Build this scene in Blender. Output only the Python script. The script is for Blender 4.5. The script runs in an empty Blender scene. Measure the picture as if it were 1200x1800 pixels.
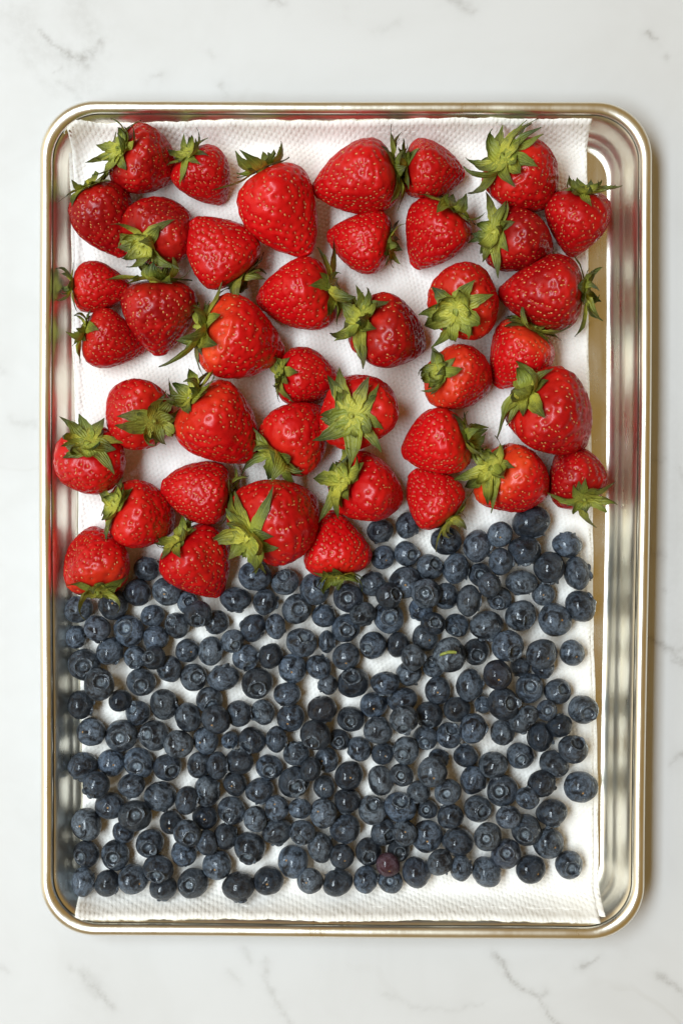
import bpy, bmesh, math, random
import numpy as np
from mathutils import Vector, Matrix, Euler

# ------------------------------------------------------------------ camera, world, light, exposure
scene = bpy.context.scene
COL = scene.collection
CAM_POS = Vector((0.00625, 0.02528, 0.74894))
CAM_ROT = Euler((-0.02652, 0.01038, 0.00486), 'XYZ')
FPX = 2336.86                                   # focal length in pixels of the 1200 x 1800 photograph
cam_data = bpy.data.cameras.new('camera')
cam_data.sensor_fit = 'VERTICAL'
cam_data.sensor_height = 24.0
cam_data.lens = 24.0 * FPX / 1800.0
cam_data.clip_start = 0.02
cam_data.clip_end = 50
cam = bpy.data.objects.new('camera', cam_data)
cam.location = CAM_POS
cam.rotation_euler = CAM_ROT
COL.objects.link(cam)
scene.camera = cam

world = bpy.data.worlds.new('World')
scene.world = world
world.use_nodes = True
bg = world.node_tree.nodes['Background']
bg.inputs['Color'].default_value = (1.0, 0.62, 0.18, 1)
bg.inputs['Strength'].default_value = 0.29

def area(name, loc, target, sx, sy, power, color):
    d = bpy.data.lights.new(name, 'AREA')
    d.shape = 'RECTANGLE'; d.size = sx; d.size_y = sy; d.energy = power; d.color = color
    o = bpy.data.objects.new(name, d)
    o.location = loc
    z = (Vector(loc) - Vector(target)).normalized()
    y = Vector((0, 1, 0)); x = y.cross(z).normalized(); y = z.cross(x)
    o.rotation_euler = Matrix((x, y, z)).transposed().to_euler()
    COL.objects.link(o)
    return o
area('skylight', (-0.76, 0.06, 1.83), (0, 0, 0), 0.50, 1.7, 53.5, (0.81, 0.93, 1.02))
area('window_light', (-1.75, 0.1, 0.90), (0, 0, 0.05), 2.1, 2.8, 13.0, (1.0, 0.94, 0.74))

scene.view_settings.view_transform = 'Standard'
scene.view_settings.look = 'None'
scene.view_settings.exposure = 0.0
scene.view_settings.gamma = 1.0
scene.view_settings.use_curve_mapping = False
scene.render.engine = 'CYCLES'
scene.cycles.use_denoising = True
scene.cycles.max_bounces = 8
scene.cycles.sample_clamp_indirect = 6.0

CM = CAM_ROT.to_matrix()
def at(px, py, z):
    """the point at height z that stands where the photograph shows pixel (px, py)"""
    d = CM @ Vector(((px - 600) / FPX, -(py - 900) / FPX, -1.0))
    t = (z - CAM_POS.z) / d.z
    return CAM_POS + d * t
MPP = (0.749 - 0.012) / FPX                     # metres per photo pixel at fruit height

# ------------------------------------------------------------------ helpers
def obj(name, me, mat=None, parent=None, loc=None, smooth=True):
    o = bpy.data.objects.new(name, me)
    COL.objects.link(o)
    if mat is not None and not me.materials:
        me.materials.append(mat)
    if parent is not None:
        o.parent = parent
    if loc is not None:
        o.location = loc
    return o
def mesh(name, verts, faces, smooth=True):
    me = bpy.data.meshes.new(name)
    me.from_pydata([tuple(v) for v in verts], [], [tuple(f) for f in faces])
    if smooth:
        me.polygons.foreach_set('use_smooth', [True] * len(me.polygons))
    me.update()
    return me
def mesh_np(name, V, F, mat=None):
    me = bpy.data.meshes.new(name)
    V = np.asarray(V, np.float32); F = np.asarray(F, np.int32)
    n, k = F.shape
    me.vertices.add(len(V)); me.vertices.foreach_set('co', V.ravel())
    me.loops.add(n * k); me.loops.foreach_set('vertex_index', F.ravel())
    me.polygons.add(n)
    me.polygons.foreach_set('loop_start', np.arange(0, n * k, k, dtype=np.int32))
    me.polygons.foreach_set('use_smooth', np.ones(n, bool))
    me.update(calc_edges=True)
    me.validate()
    if mat: me.materials.append(mat)
    return me
def attr(me, name, vals):
    a = me.attributes.new(name, 'FLOAT', 'POINT')
    a.data.foreach_set('value', np.asarray(vals, np.float32))
def tag(o, label, cat, group=None, kind=None):
    o['label'] = label; o['category'] = cat
    if group: o['group'] = group
    if kind: o['kind'] = kind

class NT:
    def __init__(s, name):
        s.m = bpy.data.materials.new(name); s.m.use_nodes = True
        s.t = s.m.node_tree; s.b = s.t.nodes['Principled BSDF']
        s.out = s.t.nodes['Material Output']
    def n(s, typ, **kw):
        nd = s.t.nodes.new(typ)
        for k, v in kw.items(): setattr(nd, k, v)
        return nd
    def set(s, nd, key, v):
        if isinstance(v, bpy.types.NodeSocket): s.t.links.new(v, nd.inputs[key])
        else: nd.inputs[key].default_value = v
    def math(s, op, a, b=0.5, c=None, clamp=False):
        nd = s.n('ShaderNodeMath', operation=op, use_clamp=clamp)
        s.set(nd, 0, a); s.set(nd, 1, b)
        if c is not None: s.set(nd, 2, c)
        return nd.outputs[0]
    def mix(s, f, a, b, blend='MIX'):
        nd = s.n('ShaderNodeMix', data_type='RGBA', blend_type=blend)
        s.set(nd, 0, f)
        for k, v in ((6, a), (7, b)):
            s.set(nd, k, (*v, 1) if isinstance(v, tuple) and len(v) == 3 else v)
        return nd.outputs[2]
    def ramp(s, f, lo, hi, a=0.0, b=1.0):
        nd = s.n('ShaderNodeMapRange', interpolation_type='SMOOTHSTEP')
        s.set(nd, 0, f); s.set(nd, 1, lo); s.set(nd, 2, hi); s.set(nd, 3, a); s.set(nd, 4, b)
        return nd.outputs[0]
    def noise(s, vec, scale, detail=3, rough=0.55, dist=0.0, out=0):
        nd = s.n('ShaderNodeTexNoise'); s.set(nd, 'Scale', scale); s.set(nd, 'Detail', detail)
        s.set(nd, 'Roughness', rough); s.set(nd, 'Distortion', dist)
        if vec is not None: s.set(nd, 'Vector', vec)
        return nd.outputs[out]
    def coord(s, which='Object'):
        return s.n('ShaderNodeTexCoord').outputs[which]
    def bump(s, h, strength, dist):
        nd = s.n('ShaderNodeBump'); s.set(nd, 'Height', h); s.set(nd, 'Strength', strength); s.set(nd, 'Distance', dist)
        s.t.links.new(nd.outputs[0], s.b.inputs['Normal']); return nd
    def attr(s, name):
        return s.n('ShaderNodeAttribute', attribute_name=name).outputs['Fac']
    def rand(s):
        return s.n('ShaderNodeObjectInfo').outputs['Random']
    def offset_coord(s):
        """object coordinates shifted by the object's random number, so that copies differ"""
        co = s.coord(); r = s.rand()
        nd = s.n('ShaderNodeVectorMath', operation='ADD')
        s.set(nd, 0, co)
        cb = s.n('ShaderNodeCombineXYZ')
        s.set(cb, 0, s.math('MULTIPLY', r, 37.0)); s.set(cb, 1, s.math('MULTIPLY', r, 91.0)); s.set(cb, 2, s.math('MULTIPLY', r, 53.0))
        s.set(nd, 1, cb.outputs[0])
        return nd.outputs[0]

# ------------------------------------------------------------------ materials
def mat_marble():
    s = NT('white_marble'); co = s.coord()
    v = s.attr('vein')
    n1 = s.noise(co, 9, 4, 0.6, 0.6); n2 = s.noise(co, 70, 4, 0.65); n3 = s.noise(co, 260, 3, 0.6)
    cloud = s.ramp(n1, 0.40, 0.72)
    base = s.mix(s.math('MULTIPLY', cloud, 0.45), (0.605, 0.605, 0.603), (0.53, 0.523, 0.512))
    # a faint web of hairline veins
    w = s.n('ShaderNodeTexWave', wave_type='BANDS', bands_direction='DIAGONAL')
    s.set(w, 'Vector', co); s.set(w, 'Scale', 3.0); s.set(w, 'Distortion', 14.0); s.set(w, 'Detail', 4.0); s.set(w, 'Detail Scale', 1.6)
    hair = s.math('MULTIPLY', s.ramp(w.outputs['Fac'], 0.985, 1.0), s.ramp(n1, 0.5, 0.66))
    base = s.mix(s.math('MULTIPLY', hair, 0.10), base, (0.38, 0.35, 0.31))
    k = s.math('MULTIPLY', v, s.ramp(n2, 0.28, 0.62, 0.25, 1.0))
    k = s.math('MULTIPLY', k, s.ramp(n3, 0.3, 0.6, 0.5, 1.0), clamp=True)
    col = s.mix(s.math('MULTIPLY', k, 0.86), base, (0.20, 0.18, 0.155))
    s.set(s.b, 'Base Color', col); s.set(s.b, 'Roughness', s.ramp(n2, 0.3, 0.7, 0.50, 0.60))
    s.set(s.b, 'Specular IOR Level', 0.35)
    return s.m

def mat_metal(name='brushed_aluminium', r0=0.28, r1=0.40):
    s = NT(name); co = s.coord()
    mp = s.n('ShaderNodeMapping'); s.set(mp, 'Vector', co); s.set(mp, 'Scale', (1.0, 0.06, 1.0))
    n1 = s.noise(mp.outputs[0], 420, 4, 0.6); n2 = s.noise(co, 26, 4, 0.6, 0.4); n3 = s.noise(co, 160, 3, 0.6)
    s.set(s.b, 'Metallic', 1.0)
    s.set(s.b, 'Base Color', s.mix(s.ramp(n2, 0.35, 0.7), (0.91, 0.885, 0.79), (0.85, 0.82, 0.71)))
    s.set(s.b, 'Roughness', s.math('ADD', s.ramp(n2, 0.3, 0.75, r0, r1), s.math('MULTIPLY', s.math('SUBTRACT', n1, 0.5), 0.12)))
    h = s.math('ADD', s.math('MULTIPLY', n1, 0.35), s.math('ADD', s.math('MULTIPLY', n2, 1.6), s.math('MULTIPLY', n3, 0.35)))
    s.bump(h, 0.35, 0.0004)
    return s.m

def mat_towel():
    s = NT('embossed_paper'); co = s.coord()
    # embossed dots in diagonal rows, 2.6 mm apart
    nz = s.noise(co, 30, 2, 0.5, 0, out=1)
    vm = s.n('ShaderNodeVectorMath', operation='MULTIPLY_ADD'); s.set(vm, 0, nz); s.set(vm, 1, (0.004, 0.004, 0.0)); s.set(vm, 2, co)
    sp = s.n('ShaderNodeSeparateXYZ'); s.set(sp, 0, vm.outputs[0])
    k = 4 * math.pi / (math.sqrt(3) * 0.0026)
    dots = None
    for ang in (12, 72, 132):
        ca, sa = math.cos(math.radians(ang)) * k, math.sin(math.radians(ang)) * k
        w = s.math('COSINE', s.math('ADD', s.math('MULTIPLY', sp.outputs[0], ca), s.math('MULTIPLY', sp.outputs[1], sa)))
        dots = w if dots is None else s.math('ADD', dots, w)
    n2 = s.noise(co, 900, 3, 0.65); n1 = s.noise(co, 60, 4, 0.6)
    h = s.math('ADD', s.math('MULTIPLY', s.math('MULTIPLY', s.ramp(dots, -1.2, 2.2), 1.5), s.ramp(n1, 0.35, 0.65, 0.35, 1.0)), s.math('ADD', s.math('MULTIPLY', n2, 0.30), s.math('MULTIPLY', n1, 2.2)))
    s.bump(h, 0.42, 0.0005)
    s.set(s.b, 'Base Color', s.mix(s.ramp(n1, 0.3, 0.7), (0.935, 0.905, 0.855), (0.88, 0.845, 0.785)))
    s.set(s.b, 'Roughness', 0.95); s.set(s.b, 'Specular IOR Level', 0.15)
    return s.m

def mat_flesh():
    s = NT('strawberry_flesh'); co = s.offset_coord(); r = s.rand()
    u = s.attr('along'); pit = s.attr('pit')
    tone = s.n('ShaderNodeAttribute', attribute_type='OBJECT', attribute_name='ripe').outputs['Fac']
    pale = s.n('ShaderNodeAttribute', attribute_type='OBJECT', attribute_name='pale').outputs['Fac']
    n1 = s.noise(co, 70, 4, 0.6, 0.3); n2 = s.noise(co, 420, 3, 0.6)
    red = s.mix(tone, (0.58, 0.004, 0.006), (0.17, 0.0012, 0.003))
    red = s.mix(s.ramp(n1, 0.35, 0.75, 0.0, 0.55), red, (0.64, 0.007, 0.005))
    red = s.mix(s.math('MULTIPLY', pit, 0.5), red, (0.34, 0.003, 0.003))
    sh = s.math('MULTIPLY', s.ramp(u, 0.02, 0.30, 0.75, 0.0), pale)
    sh = s.math('MULTIPLY', sh, s.ramp(n1, 0.3, 0.65, 0.35, 1.0))
    red = s.mix(sh, red, (0.80, 0.10, 0.018))
    s.set(s.b, 'Base Color', red)
    s.set(s.b, 'Roughness', s.ramp(n1, 0.3, 0.7, 0.26, 0.42))
    s.set(s.b, 'Specular IOR Level', 0.26)
    s.set(s.b, 'Coat Weight', s.ramp(n1, 0.35, 0.65, 0.0, 0.16)); s.set(s.b, 'Coat Roughness', 0.10)
    s.set(s.b, 'Subsurface Weight', 0.03); s.set(s.b, 'Subsurface Radius', (1.0, 0.25, 0.15)); s.set(s.b, 'Subsurface Scale', 0.0025)
    s.bump(s.math('ADD', n2, s.math('MULTIPLY', n1, 1.2)), 0.4, 0.0004)
    return s.m

def mat_seed():
    s = NT('strawberry_seed'); v = s.attr('tint')
    s.set(s.b, 'Base Color', s.mix(v, (0.56, 0.27, 0.08), (0.42, 0.040, 0.014)))
    s.set(s.b, 'Roughness', 0.35)
    return s.m

def mat_leaf():
    s = NT('strawberry_leaf'); co = s.offset_coord(); r = s.rand()
    t = s.attr('along'); e = s.attr('edge'); hub = s.attr('hub')
    dry = s.n('ShaderNodeAttribute', attribute_type='OBJECT', attribute_name='dry').outputs['Fac']
    n1 = s.noise(co, 260, 4, 0.6, 0.4); n2 = s.noise(co, 1200, 3, 0.6)
    light = s.mix(r, (0.60, 0.57, 0.07), (0.26, 0.31, 0.04))
    dark = s.mix(s.math('FRACT', s.math('MULTIPLY', r, 5.3)), (0.026, 0.050, 0.008), (0.16, 0.19, 0.025))
    c = s.mix(s.ramp(t, 0.12, 0.85), light, dark)
    c = s.mix(s.math('MULTIPLY', s.ramp(n1, 0.47, 0.66, 0.0, 0.6), s.ramp(t, 0.1, 0.5, 0.2, 1.0)), c, (0.07, 0.09, 0.016))
    vein = s.ramp(e, 0.0, 0.12, 0.4, 0.0)
    c = s.mix(vein, c, (0.34, 0.38, 0.08))
    brown = s.math('MULTIPLY', s.ramp(s.math('ADD', s.math('MULTIPLY', t, 0.6), n1), 0.85, 1.15), dry, clamp=True)
    c = s.mix(brown, c, (0.09, 0.05, 0.018))
    c = s.mix(s.math('MULTIPLY', dry, 0.35), c, (0.16, 0.14, 0.03))
    s.set(s.b, 'Base Color', c)
    s.set(s.b, 'Roughness', s.ramp(n1, 0.3, 0.7, 0.38, 0.55))
    s.set(s.b, 'Subsurface Weight', 0.0)
    s.set(s.b, 'Specular IOR Level', 0.45)
    rib = s.math('SINE', s.math('ADD', s.math('MULTIPLY', e, 16.0), s.math('MULTIPLY', t, 5.0)))
    s.bump(s.math('ADD', s.math('ADD', s.math('MULTIPLY', n1, 1.8), n2), s.math('MULTIPLY', rib, 0.35)), 0.6, 0.0006)
    tr = s.n('ShaderNodeBsdfTranslucent'); s.set(tr, 'Color', c)
    mx = s.n('ShaderNodeMixShader'); s.set(mx, 0, 0.18)
    s.t.links.new(s.b.outputs[0], mx.inputs[1]); s.t.links.new(tr.outputs[0], mx.inputs[2])
    s.t.links.new(mx.outputs[0], s.out.inputs['Surface'])
    return s.m

def mat_blue(name, crown=False):
    s = NT(name); co = s.offset_coord(); r = s.rand()
    red = s.n('ShaderNodeAttribute', attribute_type='OBJECT', attribute_name='unripe').outputs['Fac']
    n1 = s.noise(co, 1.5, 5, 0.62, 0.7); n2 = s.noise(co, 5.5, 4, 0.65, 0.5); n3 = s.noise(co, 22, 3, 0.6)
    bloom = s.math('MULTIPLY', s.ramp(n1, 0.36, 0.60), s.ramp(n2, 0.36, 0.60, 0.40, 1.0))
    bloom = s.math('MULTIPLY', bloom, s.math('ADD', s.math('MULTIPLY', s.math('FRACT', s.math('MULTIPLY', r, 7.7)), 1.05), 0.22), clamp=True)
    dark = s.mix(r, (0.004, 0.007, 0.012), (0.008, 0.009, 0.013))
    pale = s.mix(s.math('FRACT', s.math('MULTIPLY', r, 17.3)), (0.125, 0.170, 0.240), (0.165, 0.200, 0.240))
    c = s.mix(bloom, dark, pale)
    if crown:
        c = s.mix(s.ramp(n2, 0.4, 0.62), (0.030, 0.036, 0.048), (0.15, 0.18, 0.21))
    else:
        d = s.attr('disc')
        d = s.math('MULTIPLY', d, s.ramp(s.math('FRACT', s.math('MULTIPLY', r, 23.1)), 0.1, 0.8, 0.25, 1.0))
        c = s.mix(s.math('MULTIPLY', d, s.ramp(n2, 0.3, 0.6, 0.25, 0.85)), c, (0.24, 0.295, 0.34))
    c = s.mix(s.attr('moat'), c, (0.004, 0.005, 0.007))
    c = s.mix(red, c, s.mix(bloom, (0.055, 0.010, 0.017), (0.15, 0.065, 0.085)))
    s.set(s.b, 'Base Color', c)
    s.set(s.b, 'Roughness', s.math('ADD', s.math('MULTIPLY', bloom, 0.22), 0.30))
    s.set(s.b, 'Specular IOR Level', 0.24)
    s.set(s.b, 'Coat Weight', s.ramp(n2, 0.36, 0.6, 0.85, 0.10)); s.set(s.b, 'Coat Roughness', 0.08)
    s.bump(s.math('ADD', s.math('MULTIPLY', n2, 1.6), s.math('MULTIPLY', n3, 0.5)), 0.5, 0.04)
    return s.m
def mat_plain(name, col, rough=0.6):
    s = NT(name); co = s.coord(); n = s.noise(co, 6, 3)
    s.set(s.b, 'Base Color', s.mix(s.ramp(n, 0.3, 0.7), col, tuple(x * 0.55 for x in col))); s.set(s.b, 'Roughness', rough)
    return s.m

M_MARBLE, M_METAL, M_TOWEL = mat_marble(), mat_metal(), mat_towel()
M_FLOOR = mat_metal('burnished_aluminium', 0.19, 0.29)
M_FLESH, M_SEED, M_LEAF = mat_flesh(), mat_seed(), mat_leaf()
M_BLUE, M_CROWN = mat_blue('blueberry_skin'), mat_blue('blueberry_crown', True)
M_SCAR = mat_plain('stem_scar_cork', (0.46, 0.25, 0.08)); M_STEM = mat_plain('green_stem', (0.30, 0.34, 0.06))

# ------------------------------------------------------------------ countertop
def countertop():
    xs = np.concatenate([[-1.2, -0.6], np.linspace(-0.22, 0.22, 320), [0.6, 1.2]])
    ys = np.concatenate([[-1.2, -0.6], np.linspace(-0.31, 0.33, 460), [0.6, 1.2]])
    X, Y = np.meshgrid(xs, ys)
    V = np.stack([X.ravel(), Y.ravel(), np.zeros(X.size)], 1)
    nx = len(xs); i = np.arange(len(ys) - 1)[:, None] * nx + np.arange(nx - 1)[None]
    F = np.stack([i, i + 1, i + 1 + nx, i + nx], -1).reshape(-1, 4)
    # veins of the stone: (points in photo pixels, half width in metres, strength)
    veins = [([(30, 20), (60, 70), (110, 110), (150, 150)], .010, .16), ([(140, 20), (165, 60), (150, 110)], .009, .16), ([(1160, 640), (1185, 900), (1195, 1150)], .008, .10), ([(70, 52), (100, 80), (118, 96), (135, 104)], .0012, .55), ([(118, 98), (140, 103), (158, 96), (176, 80)], .0028, .75),
             ([(128, 118), (150, 112)], .0030, .45), ([(156, 40), (160, 66), (172, 80)], .0018, .2), ([(95, 125), (106, 122)], .0008, .5),
             ([(20, 70), (60, 120), (100, 165)], .003, .18), ([(105, 145), (130, 160), (140, 178)], .0018, .3),
             ([(262, 136), (273, 132), (280, 134)], .0016, .5), ([(390, 150), (397, 172)], .0016, .38), ([(366, 88), (374, 96)], .0018, .3),
             ([(480, 0), (500, 6)], .0018, .4), ([(790, -6), (810, 6), (830, 20)], .0022, .4), ([(660, 54), (700, 40)], .002, .15),
             ([(1135, 58), (1146, 68), (1156, 71)], .0010, .6), ([(1168, 98), (1172, 101)], .0008, .5),
             ([(862, 1672), (880, 1692), (893, 1716), (908, 1731), (925, 1743), (945, 1752), (955, 1768), (972, 1792), (990, 1812)], .0011, .62),
             ([(945, 1752), (958, 1742)], .0012, .4), ([(1018, 1698), (1034, 1692), (1050, 1685)], .0011, .6), ([(1032, 1692), (1044, 1686)], .0016, .3),
             ([(1155, 1712), (1180, 1730), (1205, 1752)], .0011, .5), ([(670, 1746), (720, 1768), (790, 1777), (850, 1764)], .0012, .2),
             ([(128, 1703), (150, 1712), (160, 1732), (180, 1750), (198, 1770)], .0016, .42), ([(150, 1712), (170, 1744)], .0040, .28),
             ([(430, 1668), (440, 1690)], .0018, .3), ([(405, 1710), (425, 1730)], .0020, .2), ([(465, 1690), (470, 1730), (490, 1770), (515, 1806)], .0016, .32),
             ([(488, 1765), (500, 1780)], .0022, .35), ([(0, 1700), (14, 1706)], .002, .2),
             ([(1130, 1120), (1160, 1130), (1185, 1150), (1205, 1164)], .0012, .55), ([(1160, 1132), (1180, 1160), (1205, 1172)], .0012, .4),
             ([(1188, 1148), (1205, 1140)], .0014, .45), ([(1135, 795), (1150, 806), (1162, 808)], .0016, .45), ([(1192, 824), (1205, 845)], .002, .3),
             ([(1185, 1336), (1205, 1322)], .0018, .45), ([(1178, 1345), (1190, 1335), (1205, 1328)], .001, .4), ([(1186, 820), (1194, 825)], .0014, .35),
             ([(1145, 970), (1165, 975)], .0030, .28), ([(1166, 1034), (1172, 1040)], .0014, .3), ([(20, 738), (40, 746), (62, 748)], .0020, .25),
             ([(0, 648), (6, 655)], .002, .25), ([(940, 205), (1180, 400)], .0001, 0)]
    rng = np.random.default_rng(3)
    vein = np.zeros(len(V))
    ins = (np.abs(V[:, 0]) < .23) & (np.abs(V[:, 1]) < .34)
    P = V[ins, :2]
    wob = np.stack([np.sin(P[:, 1] * 310 + 1.3 * np.sin(P[:, 0] * 420)) + .6 * np.sin(P[:, 1] * 900 + P[:, 0] * 500),
                    np.sin(P[:, 0] * 330 + 1.1 * np.sin(P[:, 1] * 390)) + .6 * np.sin(P[:, 0] * 870 - P[:, 1] * 450)], 1) * .0007
    Q = P + wob
    acc = np.zeros(len(P))
    for pts, w, st in veins:
        W = [np.array(at(x, y, 0)[:2]) for x, y in pts]
        for a, b in zip(W[:-1], W[1:]):
            d = b - a; t = np.clip(((Q - a) @ d) / (d @ d), 0, 1)
            dist = np.linalg.norm(Q - a - t[:, None] * d, axis=1)
            acc = np.maximum(acc, st * (np.exp(-(dist / w) ** 2) * .8 + .25 * np.exp(-(dist / (w * 3.2)) ** 2)))
    vein[ins] = acc
    me = mesh_np('countertop', V, F, M_MARBLE); attr(me, 'vein', vein)
    o = obj('countertop', me)
    tag(o, 'white marble countertop with thin grey veins', 'countertop', kind='structure')
countertop()

# ------------------------------------------------------------------ baking sheet
PW, PL = 0.33244 / 2, 0.457 / 2                 # half outer sizes
def rrect(d, z, nc=14, ns=24):
    """rounded rectangle at inset d from the outer edge"""
    hx, hy = PW - d, PL - d
    R = max(0.0300 - 0.62 * d, 0.004)
    pts = []
    for cx, cy, a0 in ((hx - R, hy - R, 0), (-(hx - R), hy - R, 90), (-(hx - R), -(hy - R), 180), (hx - R, -(hy - R), 270)):
        for k in range(nc + 1):
            a = math.radians(a0 + 90 * k / nc)
            pts.append((cx + R * math.cos(a), cy + R * math.sin(a)))
    out = []
    for i in range(len(pts)):
        p, q = pts[i], pts[(i + 1) % len(pts)]
        out.append(p)
        if i % (nc + 1) == nc:
            for k in range(1, ns): out.append((p[0] + (q[0] - p[0]) * k / ns, p[1] + (q[1] - p[1]) * k / ns))
    res = []
    for x, y in out:                            # sheet metal is never quite straight
        bow = .0006 * math.sin(y * 17 + 1.0) * (1 if x > 0 else -.6) if abs(x) > PW - .05 else 0
        dz = .00035 * math.sin(x * 31 + y * 23)
        res.append((x + bow, y, z + (dz if z > .004 else 0)))
    return res
def sweep(name, prof, close=False, cap=None):
    rings = [rrect(d, z) for d, z in prof]
    n = len(rings[0]); V = [v for r in rings for v in r]; F = []
    for j in range(len(rings) - 1 + (1 if close else 0)):
        a, b = j * n, ((j + 1) % len(rings)) * n
        for i in range(n):
            F.append((a + i, a + (i + 1) % n, b + (i + 1) % n, b + i))
    return V, F, n
BEAD_R, BEAD_D, BEAD_Z = 0.0034, 0.0034, 0.0226
def wall_profile():
    p = [(0.0072, 0.0222), (0.0082, 0.0212), (0.0094, 0.0185), (0.0106, 0.0152), (0.0118, 0.0118), (0.0130, 0.0084)]
    # fillet to the floor
    for k in range(1, 9):
        a = k / 8
        d = 0.0130 + 0.0072 * a; z = 0.0084 * (1 - a) ** 2 + 0.0012
        p.append((d, z if a > 0 else 0.0084))
    return p
PROF = wall_profile()
def pan_height(x, y):
    """height of the inside of the pan at (x, y)"""
    d = min(PW - abs(x), PL - abs(y))
    # rounded corner
    R = 0.0300 - 0.62 * min(max(d, 0), 0.02)
    for _ in range(2):
        hx, hy = PW - d, PL - d
        qx, qy = abs(x) - (hx - R), abs(y) - (hy - R)
        if qx > 0 and qy > 0:
            d = d - (math.hypot(qx, qy) - R)
        R = max(0.0300 - 0.62 * max(d, 0), .004)
    if d >= PROF[-1][0]: return PROF[-1][1]
    for (d0, z0), (d1, z1) in zip(PROF[:-1], PROF[1:]):
        if d0 <= d <= d1: return z0 + (z1 - z0) * (d - d0) / (d1 - d0)
    return PROF[0][1]
def baking_sheet():
    root = bpy.data.objects.new('baking_sheet', None); COL.objects.link(root)
    tag(root, 'rimmed aluminium baking sheet with rounded corners on the marble countertop', 'baking sheet')
    V, F, n = sweep('w', PROF)
    # outside skin of the wall, 1 mm behind it
    outer = [(max(d - .0009, 0.0), max(z - .0007, .0003)) for d, z in PROF]
    V2, F2, _ = sweep('w2', outer)
    off = len(V); V += V2; F += [tuple(reversed([i + off for i in f])) for f in F2]
    wall = obj('side_wall', mesh('side_wall', V, F), M_METAL, root)
    # floor: gently uneven grid
    d, z = PROF[-1]
    ring = rrect(d, z); c = (0, 0)
    V = []; F = []; K = 26; n = len(ring)
    for k in range(K + 1):
        s = 1 - k / (K + 1) * 0.98
        for x, y, zz in ring:
            X, Y = x * s, y * s
            V.append((X, Y, z + (0.0004 * math.sin(X * 40 + 1) * math.sin(Y * 33) if k else 0)))
    for k in range(K):
        for i in range(n):
            F.append((k * n + i, k * n + (i + 1) % n, (k + 1) * n + (i + 1) % n, (k + 1) * n + i))
    F.append(tuple(K * n + i for i in range(n)))
    obj('floor_panel', mesh('floor_panel', V, F), M_FLOOR, root)
    bead = []
    for k in range(20):
        a = 2 * math.pi * k / 20
        bead.append((BEAD_D - BEAD_R * math.cos(a), BEAD_Z + BEAD_R * math.sin(a) * 1.0))
    V, F, _ = sweep('bead', bead, close=True)
    obj('rolled_rim', mesh('rolled_rim', V, F), M_METAL, root)
    # thin hem of the rolled rim under the bead, on the outside
    V, F, _ = sweep('hem', [(0.0040, 0.0215), (0.0012, 0.0186), (0.0018, 0.0176), (0.0062, 0.0190)], close=True)
    obj('rim_hem', mesh('rim_hem', V, F), M_METAL, root)
baking_sheet()

# ------------------------------------------------------------------ paper towels
TOWEL_T = 0.0011
def towel(name, quad, ends, lift, label, seed):
    """quad: photo pixels of the four corners, clockwise from top left"""
    nx, ny = 150, 220
    rng = random.Random(seed)
    ph = [rng.uniform(0, 6.28) for _ in range(8)]
    V = []; F = []
    cs = [at(x, y, .004) for x, y in quad]
    for c, d, sg in zip(cs, ends, (1, 1, -1, -1)): c.y = sg * (PL - d)
    for j in range(ny + 1):
        v = j / ny
        a = cs[0].lerp(cs[3], v); b = cs[1].lerp(cs[2], v)
        for i in range(nx + 1):
            u = i / nx
            p = a.lerp(b, u)
            x = p.x; y = p.y
            e = .0004 * math.sin(y * 40 + ph[0]) + .00015 * math.sin(y * 190 + ph[1])
            f = .0003 * math.sin(x * 50 + ph[2]) + .00015 * math.sin(x * 310 + ph[3]) + rng.uniform(-.00015, .00015)
            x += e * (abs(u - .5) * 2) ** 6; y += f * (abs(v - .5) * 2) ** 8
            z = pan_height(x, y) + lift
            z += .00035 * (math.sin(x * 130 + y * 60 + ph[4]) * math.sin(y * 95 - x * 40 + ph[5]) + .6 * math.sin(x * 45 + ph[6]) * math.sin(y * 52 + ph[7]))
            ed = max(0, 1 - min(u, 1 - u) * nx / 5)
            z += .0003 * ed * (0.5 + 0.5 * math.sin(y * 60 + ph[0]))
            V.append((x, y, z))
    for j in range(ny):
        for i in range(nx):
            a = j * (nx + 1) + i
            F.append((a, a + nx + 1, a + nx + 2, a + 1))
    me = mesh_np(name, V, F, M_TOWEL)
    o = obj(name, me)
    md = o.modifiers.new('thickness', 'SOLIDIFY'); md.thickness = .0004; md.offset = -1
    tag(o, label, 'paper towel', 'paper towels lining the pan')
    return o
towel('paper_towel', [(131, 212), (1031, 193), (1044, 1622), (146, 1630)], (.0104, .0084, .0092, .0088), TOWEL_T, 'white embossed paper towel lying directly under all the berries', 1)
towel('paper_towel', [(125, 222), (1029, 208), (1054, 1610), (150, 1600)], (.0130, .0110, .0120, .0110), TOWEL_T * .45, 'lower paper towel showing as a thin strip beyond the upper one', 1)
TOP = 0.0012 + TOWEL_T + .0002                  # the surface the fruit stands on

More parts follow.
